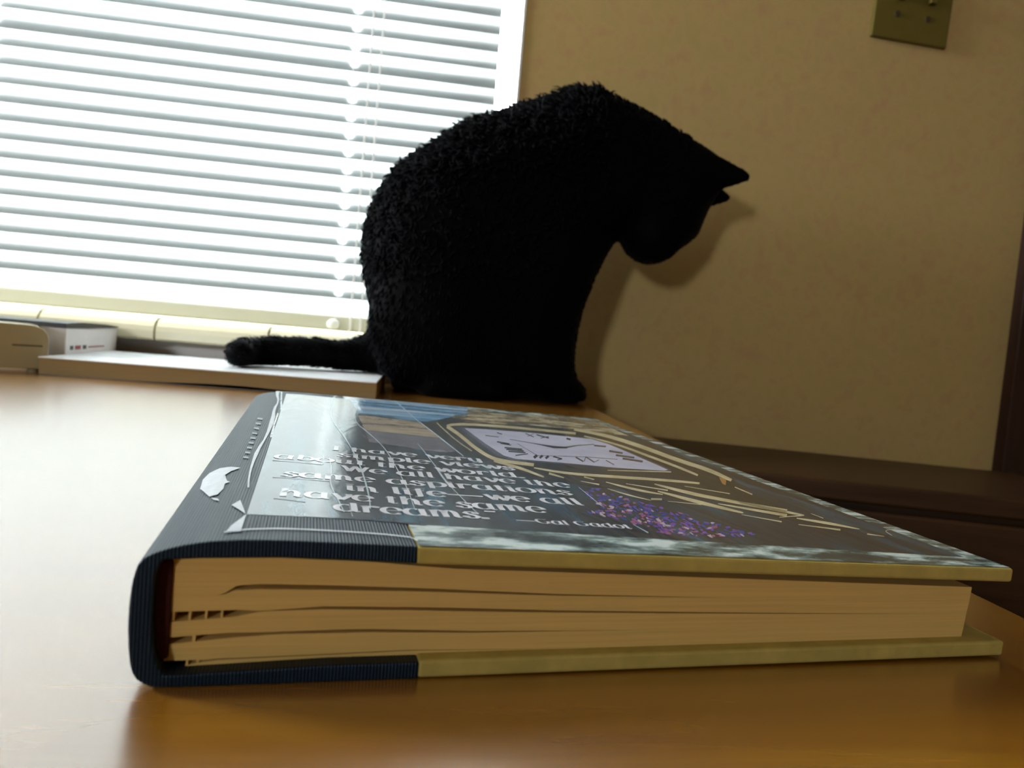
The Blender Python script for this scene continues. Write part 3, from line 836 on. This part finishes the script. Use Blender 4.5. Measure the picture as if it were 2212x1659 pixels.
# grey card box with a black top, seen along its right side
kx1, ky0, ky1, kz = -0.3805, 0.862, 0.998, 0.050
cb = empty('card_box', (kx1 - 0.11, 0.9, 0))
tag(cb, 'grey-white card box with black lid edge standing behind the white device', 'box')
off = Matrix.Translation((-(kx1 - 0.11), -0.9, 0))
o = box_obj('box_body', (kx1 - 0.20, kx1, ky0, ky1, 0, kz - 0.004), M['greybox'], cb, 0.001); o.matrix_parent_inverse = off
bm = bmesh.new()
prism(bm, [(ky0 - 0.001, kz - 0.0035), (ky0 + 0.05, kz - 0.0045), (ky0 + 0.11, kz - 0.004), (ky1, kz - 0.0035), (ky1, kz - 0.0022), (ky0 + 0.10, kz + 0.0002), (ky0 + 0.04, kz + 0.0022), (ky0 - 0.001, kz + 0.001)], kx1 - 0.202, kx1 + 0.001, 'yzx')
o = from_bm('lid', bm, M['blackcover'], cb); o.matrix_parent_inverse = off
for (b0, b1, mt) in ((0.885, 0.898, 'redprint'), (0.904, 0.912, 'darkprint'), (0.873, 0.880, 'darkprint'), (0.918, 0.960, 'redprint')):
    zz = 0.0245
    o = box_obj('printed_mark', (kx1 - 0.0003, kx1 + 0.0004, b0, b1, zz - (0.0022 if b0 < .91 else .0008), zz + (0.0022 if b0 < .91 else .0006)), M[mt], cb); o.matrix_parent_inverse = off

# white rounded device
corner = at_z((88, 806), 0.0)
dya = math.radians(27)                                # turned so that its front faces the room's middle
dv = empty('desk_device', (float(corner[0]), float(corner[1]), 0), dya)
tag(dv, 'white plastic device with rounded top corners beside the thin white book', 'device')
dex = np.array([math.cos(dya), math.sin(dya)]); dey = np.array([-math.sin(dya), math.cos(dya)])


def dvp(q):
    v = ray(q); t = (corner[:2] @ dey) / (v[:2] @ dey); P = np.array([0, 0, CH]) + v * t
    return float((P[:2] - corner[:2]) @ dex), float(P[2])


prof = [dvp(q) for q in ((84, 802), (97, 790), (104, 766), (106, 735), (103, 722), (96, 713), (84, 706), (66, 702))]
prof = [(a, max(b, 0.004)) for a, b in prof]
top = prof[-1][1]; ctr_ = prof[-1][0] - 0.055
prof = prof + [(ctr_, top + 0.0012)] + [(2 * ctr_ - a, b) for a, b in prof[::-1]]
bm = bmesh.new(); prism(bm, prof, 0.0, 0.045)
o = from_bm('casing', bm, M['device'], dv)
b_ = o.modifiers.new('bevel', 'BEVEL'); b_.width = 0.003; b_.segments = 3; b_.limit_method = 'ANGLE'; b_.angle_limit = math.radians(60)
s0, s1 = dvp((26, 745)), dvp((92, 748))
box_obj('slot', (s0[0], s1[0], -0.0004, 0.002, s1[1] - 0.0009, s1[1] + 0.0009), M['deviceslot'], dv)
for fx in (dvp((72, 806))[0], 2 * ctr_ - dvp((72, 806))[0]):
    for fy in (0.010, 0.036):
        bm = bmesh.new(); r = bmesh.ops.create_cone(bm, cap_ends=True, segments=14, radius1=0.005, radius2=0.006, depth=0.005)
        bmesh.ops.translate(bm, vec=(fx, fy, 0.0025), verts=r['verts']); from_bm('foot', bm, M['device'], dv)

# ------------------------------------------------------------------ right side of the room
pa, pb = at_z((1440, 945), -0.047), at_z((2165, 1018), -0.047)
ang = math.atan2(pb[1] - pa[1], pb[0] - pa[0]); LN = math.hypot(pb[0] - pa[0], pb[1] - pa[1])
lc = empty('low_cabinet', (float(pa[0]), float(pa[1]) - 0.004, FZ), ang)
tag(lc, 'dark walnut low cabinet standing right of the table below the tan wall', 'cabinet')
hz = -0.047 - FZ
LNe = LN + 0.012
box_obj('cabinet_top', (-0.12, LNe, -0.24, 0.0, hz - 0.022, hz), M['darkwood'], lc, 0.003)
box_obj('cabinet_body', (-0.11, LNe - 0.008, -0.225, -0.004, 0.0, hz - 0.022), M['darkwood'], lc, 0.002)
for i in range(2):
    xa = -0.10 + i * (LNe + 0.09) / 2
    d = box_obj('door', (xa + 0.004, xa + (LNe + 0.09) / 2 - 0.004, -0.24, -0.225, 0.06, hz - 0.03), M['darkwood'], lc, 0.003)
    bm = bmesh.new(); r = bmesh.ops.create_uvsphere(bm, u_segments=12, v_segments=8, radius=0.012)
    bmesh.ops.translate(bm, vec=(xa + (0.04 if i else (LNe + 0.09) / 2 - 0.04), -0.25, hz * 0.6), verts=r['verts']); from_bm('knob', bm, M['screw'], d, True)

# dark door casing and door in the same wall
cx0 = float(at_y((2190, 800), DW - 0.02)[0])
dr = empty('door_1', (cx0, DW, FZ)); dr['kind'] = 'structure'
for nm, b, mt in (('door_casing', (0, 0.075, -0.022, 0, 0, 2.05), 'darkwood2'), ('door_casing', (0.80, 0.875, -0.022, 0, 0, 2.05), 'darkwood2'), ('door_casing', (0, 0.875, -0.022, 0, 2.05, 2.12), 'darkwood2'),
                  ('door_leaf', (0.075, 0.80, -0.010, 0, 0.005, 2.05), 'darkwood2')):
    if b[0] > XR - cx0 - 0.02: continue
    b = (b[0], min(b[1], XR - cx0 - 0.001), *b[2:])
    box_obj(nm, b, M[mt], dr, 0.002)

# two-gang wall plate
p0, p1 = at_y((1880, 77), DW - 0.005), at_y((2043, 106), DW - 0.005)
pw = math.hypot(p1[0] - p0[0], p1[2] - p0[2])
sp = empty('wall_plate', (float(p0[0]), DW, float(p0[2])))
sp.rotation_euler = (0, -math.atan2(p1[2] - p0[2], p1[0] - p0[0]) , 0)
tag(sp, 'olive-beige two-gang switch plate screwed to the tan wall', 'switch plate')
bm = bmesh.new(); box(bm, 0, pw, -0.0065, 0.0, 0, 0.115, 0.0025, 3); from_bm('plate', bm, M['plate'], sp)
for fx in (0.30, 0.70):
    for zz in (0.036, 0.087):
        bm = bmesh.new(); bmesh.ops.create_cone(bm, cap_ends=True, segments=14, radius1=0.0048, radius2=0.0042, depth=0.002, matrix=Matrix.Translation((pw * fx, -0.0068, zz)) @ Matrix.Rotation(math.pi / 2, 4, 'X'))
        from_bm('screw', bm, M['screw'], sp)
    bm = bmesh.new(); box(bm, pw * fx - 0.0045, pw * fx + 0.0045, -0.016, -0.006, 0.055, 0.068, 0.001); from_bm('toggle', bm, M['plate'], sp)

# ------------------------------------------------------------------ the cat
Y0 = 0.948


def k6(x, y): return (750 + x / 2.2116, 150 + y / 2.2116)


OUT = [k6(*p) for p in ((185, 1330), (150, 1275), (122, 1200), (104, 1100), (86, 1000), (75, 880), (85, 780), (108, 690), (140, 615), (180, 548), (240, 488), (300, 438), (380, 385), (450, 340), (540, 282), (630, 247), (710, 227), (790, 205), (860, 182), (955, 150), (1035, 116), (1100, 104), (1180, 110), (1255, 138), (1335, 173), (1425, 218), (1515, 268), (1595, 322), (1670, 368), (1725, 412),
                        (1752, 470), (1765, 540), (1760, 600), (1740, 645), (1715, 682), (1695, 730), (1672, 790), (1640, 822), (1590, 853), (1540, 878), (1505, 912), (1470, 928), (1430, 932), (1380, 912), (1340, 880), (1318, 838), (1302, 812), (1290, 818), (1268, 838), (1240, 880), (1210, 940), (1180, 1000), (1150, 1070), (1120, 1150), (1100, 1250), (1086, 1330), (1082, 1420), (1095, 1478), (1120, 1498), (1138, 1530), (1143, 1568), (1128, 1588),
                        (1050, 1590), (900, 1580), (700, 1562), (500, 1550), (350, 1535), (240, 1520), (150, 1500), (140, 1420))]
OUT = np.array(OUT)
# signed distance to the outline on a pixel raster
gx0, gx1, gy0, gy1, gs = 440, 1720, 120, 940, 4.0
GX, GY = np.meshgrid(np.arange(gx0, gx1, gs), np.arange(gy0, gy1, gs))
dist = np.full(GX.shape, 1e9); ins = np.zeros(GX.shape, bool)
for i in range(len(OUT)):
    a, b = OUT[i - 1], OUT[i]; ab = b - a
    t = np.clip(((GX - a[0]) * ab[0] + (GY - a[1]) * ab[1]) / (ab @ ab), 0, 1)
    dist = np.minimum(dist, np.hypot(GX - a[0] - t * ab[0], GY - a[1] - t * ab[1]))
    cnd = (a[1] > GY) != (b[1] > GY)
    with np.errstate(divide='ignore', invalid='ignore'):
        ins ^= cnd & (GX < (b[0] - a[0]) * (GY - a[1]) / (b[1] - a[1]) + a[0])
sdp = np.where(ins, -dist, dist)
for _ in range(2):  # soften the polygon's corners
    pd = np.pad(sdp, 1, mode='edge'); sdp = (pd[:-2, 1:-1] + pd[2:, 1:-1] + pd[1:-1, :-2] + pd[1:-1, 2:] + 4 * pd[1:-1, 1:-1]) / 8
mpp = Y0 / F * 1.03
HS = 0.0036
xs_ = np.arange(-0.27, 0.42, HS); ys_ = np.arange(Y0 - 0.115, Y0 + 0.112, HS); zs_ = np.arange(-0.012, 0.40, HS)
X, Y, Z = np.meshgrid(xs_, ys_, zs_, indexing='ij')
# outline lookup on the cat's middle plane (the body is inflated to both sides of it)
dv0 = np.stack([X[:, 0, :], np.full(X[:, 0, :].shape, Y0), Z[:, 0, :] - CH], -1)
kk = dv0 @ _f; PX = W / 2 + F * (dv0 @ RX) / kk; PY = H / 2 - F * (dv0 @ UX) / kk
fi = np.clip((PY - gy0) / gs, 0, sdp.shape[0] - 1.001); fj = np.clip((PX - gx0) / gs, 0, sdp.shape[1] - 1.001)
i0, j0 = fi.astype(int), fj.astype(int); di, dj = fi - i0, fj - j0
sd2 = ((1 - di) * (1 - dj) * sdp[i0, j0] + di * (1 - dj) * sdp[i0 + 1, j0] + (1 - di) * dj * sdp[i0, j0 + 1] + di * dj * sdp[i0 + 1, j0 + 1]) * mpp
sd2 = sd2[:, None, :]


def smin(a, b, k): h_ = np.clip(0.5 + 0.5 * (b - a) / k, 0, 1); return b * (1 - h_) + a * h_ - k * h_ * (1 - h_)


RB = 0.072
# torso is broader than head and legs: half width limit varies along the body
hx = np.interp(X[:, 0, :], [-0.1, 0.02, 0.12, 0.22, 0.27, 0.36], [0.075, 0.078, 0.070, 0.058, 0.050, 0.045])[:, None, :]
dd = np.maximum(-sd2, 0)
yy = np.abs(Y - Y0)
q1 = np.maximum(hx - dd, 0)
body = np.where(sd2 < 0, np.sqrt(q1 ** 2 + yy ** 2) - hx, np.sqrt((hx + sd2) ** 2 + yy ** 2) - hx)


def P3(q, dy): return at_y(q, Y0 + dy)


def ell(q, dy, rx, ry, rz, rot=0.0):
    c = P3(q, dy); x, y, z = X - c[0], Y - c[1], Z - c[2]
    cr, sr = math.cos(rot), math.sin(rot); x, z = x * cr + z * sr, -x * sr + z * cr
    k = np.sqrt((x / rx) ** 2 + (y / ry) ** 2 + (z / rz) ** 2); return (k - 1) * min(rx, ry, rz)


def cap(A, B, ra, rb):
    A, B = np.array(A), np.array(B); d = B - A; t = np.clip(((X - A[0]) * d[0] + (Y - A[1]) * d[1] + (Z - A[2]) * d[2]) / (d @ d), 0, 1)
    return np.sqrt((X - A[0] - t * d[0]) ** 2 + (Y - A[1] - t * d[1]) ** 2 + (Z - A[2] - t * d[2]) ** 2) - (ra + (rb - ra) * t)


for s in (-1, 1):
    body = smin(body, ell((925, 715), s * 0.055, 0.070, 0.030, 0.068), 0.020)          # thighs
    body = smin(body, cap((0.015, Y0 + s * 0.062, 0.013), (0.085, Y0 + s * 0.060, 0.012), 0.016, 0.014), 0.012)   # hind paws
    body = smin(body, ell((1190, 560), s * 0.034, 0.045, 0.028, 0.070), 0.02)          # shoulders
    a1, a2 = P3((1185, 640), s * 0.028), P3((1206, 835), s * 0.024)
    body = smin(body, cap(a1, (a2[0], a2[1], 0.020), 0.022, 0.015), 0.012)            # forelegs
    body = smin(body, cap((a2[0], a2[1], 0.012), (a2[0] + 0.016, a2[1], 0.011), 0.014, 0.0125), 0.008)            # fore paws
    body = smin(body, ell((1420, 505), s * 0.026, 0.030, 0.020, 0.030), 0.018)         # cheeks
# groove between the forelegs
g1, g2 = P3((1215, 650), 0), P3((1262, 870), 0)
gv = np.maximum(np.abs(Y - Y0) - 0.006, np.maximum(X * -1 + 0.150, Z - 0.09)); body = np.maximum(body, -gv)
# ears: thin hollow cones either side of the skull


def ear(base, tip, dyb, dyt, rb):
    A, B = P3(base, dyb), P3(tip, dyt); d = B - A; L = np.linalg.norm(d); d = d / L
    w_ = np.cross(d, [0, 1, 0]); w_ /= np.linalg.norm(w_); nrm = np.cross(w_, d)
    rx, ry, rz = X - A[0], Y - A[1], Z - A[2]
    t = (rx * d[0] + ry * d[1] + rz * d[2]); a_ = rx * w_[0] + ry * w_[1] + rz * w_[2]; c_ = rx * nrm[0] + ry * nrm[1] + rz * nrm[2]
    u = np.clip(t / L, -0.4, 1.0); r = rb * (1 - u) ** 0.85 + 0.0035
    k = np.sqrt((a_ / r) ** 2 + ((c_) / (0.42 * r + 0.002)) ** 2)
    sd = (k - 1) * (0.42 * r + 0.001); sd = np.maximum(sd, np.maximum(t - L, -t - 0.02))
    return sd


ears = np.minimum(ear((1520, 372), (1622, 383), -0.022, -0.030, 0.024), ear((1505, 415), (1576, 428), 0.026, 0.036, 0.021))
body = smin(body, ears, 0.008)
# tail along the thin book, tip curling towards the viewer
TP = [((850, 800), 0.025, .030), ((800, 790), 0.005, .024), ((744, 768), -0.01, .0175), ((690, 761), -0.02, .0165), ((640, 759), -0.028, .0165), ((590, 757), -0.032, .0165), ((556, 761), -0.040, .0158), ((530, 766), -0.058, .0155), ((517, 769), -0.085, .0155)]
tl = None
for (q, dy, r), (q2, dy2, r2) in zip(TP[:-1], TP[1:]):
    A, B = P3(q, dy), P3(q2, dy2); A[2] = max(A[2], r + 0.0005 + (0.018 if A[0] < x1 - 0.005 else 0)); B[2] = max(B[2], r2 + 0.0005 + (0.018 if B[0] < x1 - 0.005 else 0))
    c_ = cap(A, B, r, r2); tl = c_ if tl is None else smin(tl, c_, 0.006)
body = smin(body, tl, 0.014)
# rest on the table, and on the book under the tail
body = np.maximum(body, 0.0006 - Z)
body = np.maximum(body, np.where(X < x1 + 0.007, 0.0192 - Z, -1.0))


def surface_nets(D, ox, h):
    s = D < 0
    nx, ny, nz = D.shape
    acc = np.zeros((nx - 1, ny - 1, nz - 1, 3)); cnt = np.zeros((nx - 1, ny - 1, nz - 1))
    cor = [(i, j, k) for i in (0, 1) for j in (0, 1) for k in (0, 1)]
    for a in cor:
        for b in cor:
            if sum(abs(a[i] - b[i]) for i in range(3)) == 1 and a < b:
                da = D[a[0]:nx - 1 + a[0], a[1]:ny - 1 + a[1], a[2]:nz - 1 + a[2]]; db = D[b[0]:nx - 1 + b[0], b[1]:ny - 1 + b[1], b[2]:nz - 1 + b[2]]
                mk = (da < 0) != (db < 0); t = np.where(mk, da / np.where(da == db, 1, da - db), 0)
                for i in range(3): acc[..., i] += mk * (a[i] + t * (b[i] - a[i]))
                cnt += mk
    act = cnt > 0; idx = -np.ones(act.shape, int); idx[act] = np.arange(act.sum())
    I = np.argwhere(act); V = (I + acc[act] / cnt[act][:, None]) * h + np.array(ox)
    Fs = []
    for ax in range(3):
        b, c_ = (ax + 1) % 3, (ax + 2) % 3
        sl0 = [slice(1, -1)] * 3; sl1 = [slice(1, -1)] * 3
        sl0[ax] = slice(0, -1); sl1[ax] = slice(1, None)
        e = np.argwhere(s[tuple(sl0)] != s[tuple(sl1)])
        off_ = np.array([1, 1, 1]); off_[ax] = 0; e = e + off_
        ub = np.eye(3, dtype=int)[b]; uc = np.eye(3, dtype=int)[c_]
        q = [e - ub - uc, e - uc, e, e - ub]
        ok = np.ones(len(e), bool)
        for a in q: ok &= (a >= 0).all(1) & (a < np.array(idx.shape)).all(1)
        q = [a[ok] for a in q]; e = e[ok]
        ids = np.stack([idx[a[:, 0], a[:, 1], a[:, 2]] for a in q], 1)
        fl = s[e[:, 0], e[:, 1], e[:, 2]]
        ids[~fl] = ids[~fl][:, ::-1]; Fs.append(ids)
    return V, np.concatenate(Fs)


V, Fc = surface_nets(body, (xs_[0], ys_[0], zs_[0]), HS)
# two relaxation passes
for _ in range(2):
    sm_ = np.zeros_like(V); ct = np.zeros(len(V))
    for a, b in ((0, 1), (1, 2), (2, 3), (3, 0)):
        np.add.at(sm_, Fc[:, a], V[Fc[:, b]]); np.add.at(sm_, Fc[:, b], V[Fc[:, a]]); np.add.at(ct, Fc[:, a], 1); np.add.at(ct, Fc[:, b], 1)
    V = 0.5 * V + 0.5 * sm_ / np.maximum(ct, 1)[:, None]
cat = empty('cat', (0.06, Y0, 0))
tag(cat, 'black cat sitting on the table, back arched and head bowed', 'cat')
coff = Matrix.Translation((-0.06, -Y0, 0))
me = bpy.data.meshes.new('cat_body'); me.from_pydata(V.tolist(), [], Fc.tolist()); me.validate()
for p in me.polygons: p.use_smooth = True
cb_ = link('body', me, M['fur'], cat); cb_.matrix_parent_inverse = coff
me.calc_loop_triangles()
# fur tufts following the lie of the coat from the head over the back to the tail
fn_ = np.array([p.normal[:] for p in me.polygons]); fc_ = np.array([p.center[:] for p in me.polygons])
tailx = float(P3((800, 760), 0)[0])
ctr = P3((1085, 560), 0)
nT = 15000
pick = rng.choice(len(fc_), nT)
vs, fs = [], []
for i in pick:
    c_, n_v = Vector(fc_[i]), Vector(fn_[i])
    px, py = to_px(c_)
    if c_.z < 0.02 and c_.x > x1: continue
    r_ = Vector((c_.x - ctr[0], 0, c_.z - ctr[2]))
    if c_.x < tailx and c_.z < 0.072: fl = Vector((-1, -0.1, 0)); ln_, wd_, lift = 0.006, 0.0022, 0.25
    else:
        fl = Vector((-r_.z, 0, r_.x)); ln_, wd_, lift = 0.0125, 0.0042, 0.34
        if py < 380 and px < 1480: ln_, wd_, lift = 0.0145, 0.0052, 0.52
        if py > 600: fl = Vector((-0.25, 0, -1)); ln_, wd_, lift = 0.009, 0.0032, 0.22
        if px > 1320: ln_, wd_, lift = (0.0085, 0.0036, 0.34)
        if px > 1500 or (px > 1330 and py > 470): ln_, wd_, lift = 0.0028, 0.0014, 0.12
        if px > 1180 and py > 500: ln_, wd_, lift = 0.005, 0.002, 0.15
    fl = fl + Vector((random.uniform(-.25, .25), random.uniform(-.25, .25), random.uniform(-.25, .25)))
    t = fl - n_v * fl.dot(n_v)
    if t.length < 1e-4: continue
    t.normalize(); s_ = n_v.cross(t); ln_ *= random.uniform(.55, 1.15); lf = lift * random.uniform(.5, 1.3)
    b0 = len(vs); base = c_ - n_v * 0.0012
    mid = base + t * ln_ * 0.55 + n_v * (0.0012 + ln_ * lf * 0.75); tip = base + t * ln_ + n_v * (0.0012 + ln_ * lf)
    if tip.z < 0.002 or (c_.x < x1 + 0.012 and min(tip.z, base.z) < 0.0192): continue
    vs += [base - s_ * wd_ * .5, base + s_ * wd_ * .5, base + n_v * wd_ * 0.5, mid - s_ * wd_ * .32, mid + s_ * wd_ * .32, mid + n_v * wd_ * .3, tip]
    fs += [(b0, b0 + 3, b0 + 5, b0 + 2), (b0 + 2, b0 + 5, b0 + 4, b0 + 1), (b0 + 1, b0 + 4, b0 + 3, b0), (b0 + 3, b0 + 6, b0 + 5), (b0 + 5, b0 + 6, b0 + 4), (b0 + 4, b0 + 6, b0 + 3)]
me = bpy.data.meshes.new('fur'); me.from_pydata([v[:] for v in vs], [], fs)
for p in me.polygons: p.use_smooth = True
o = link('fur', me, M['fur'], cat); o.matrix_parent_inverse = coff; o['kind'] = 'stuff'
# eyes and nose
for s in (-1, 1):
    e = P3((1478, 498), s * 0.030)
    bm = bmesh.new(); r = bmesh.ops.create_uvsphere(bm, u_segments=16, v_segments=10, radius=0.0085); bmesh.ops.translate(bm, vec=e, verts=r['verts'])
    o = from_bm('eye', bm, M['eye'], cat, True); o.matrix_parent_inverse = coff
nz_ = P3((1428, 560), 0)
bm = bmesh.new(); r = bmesh.ops.create_uvsphere(bm, u_segments=12, v_segments=8, radius=0.005); bmesh.ops.scale(bm, vec=(1, 1.4, 0.8), verts=r['verts']); bmesh.ops.translate(bm, vec=nz_, verts=r['verts'])
o = from_bm('nose', bm, M['nose'], cat, True); o.matrix_parent_inverse = coff
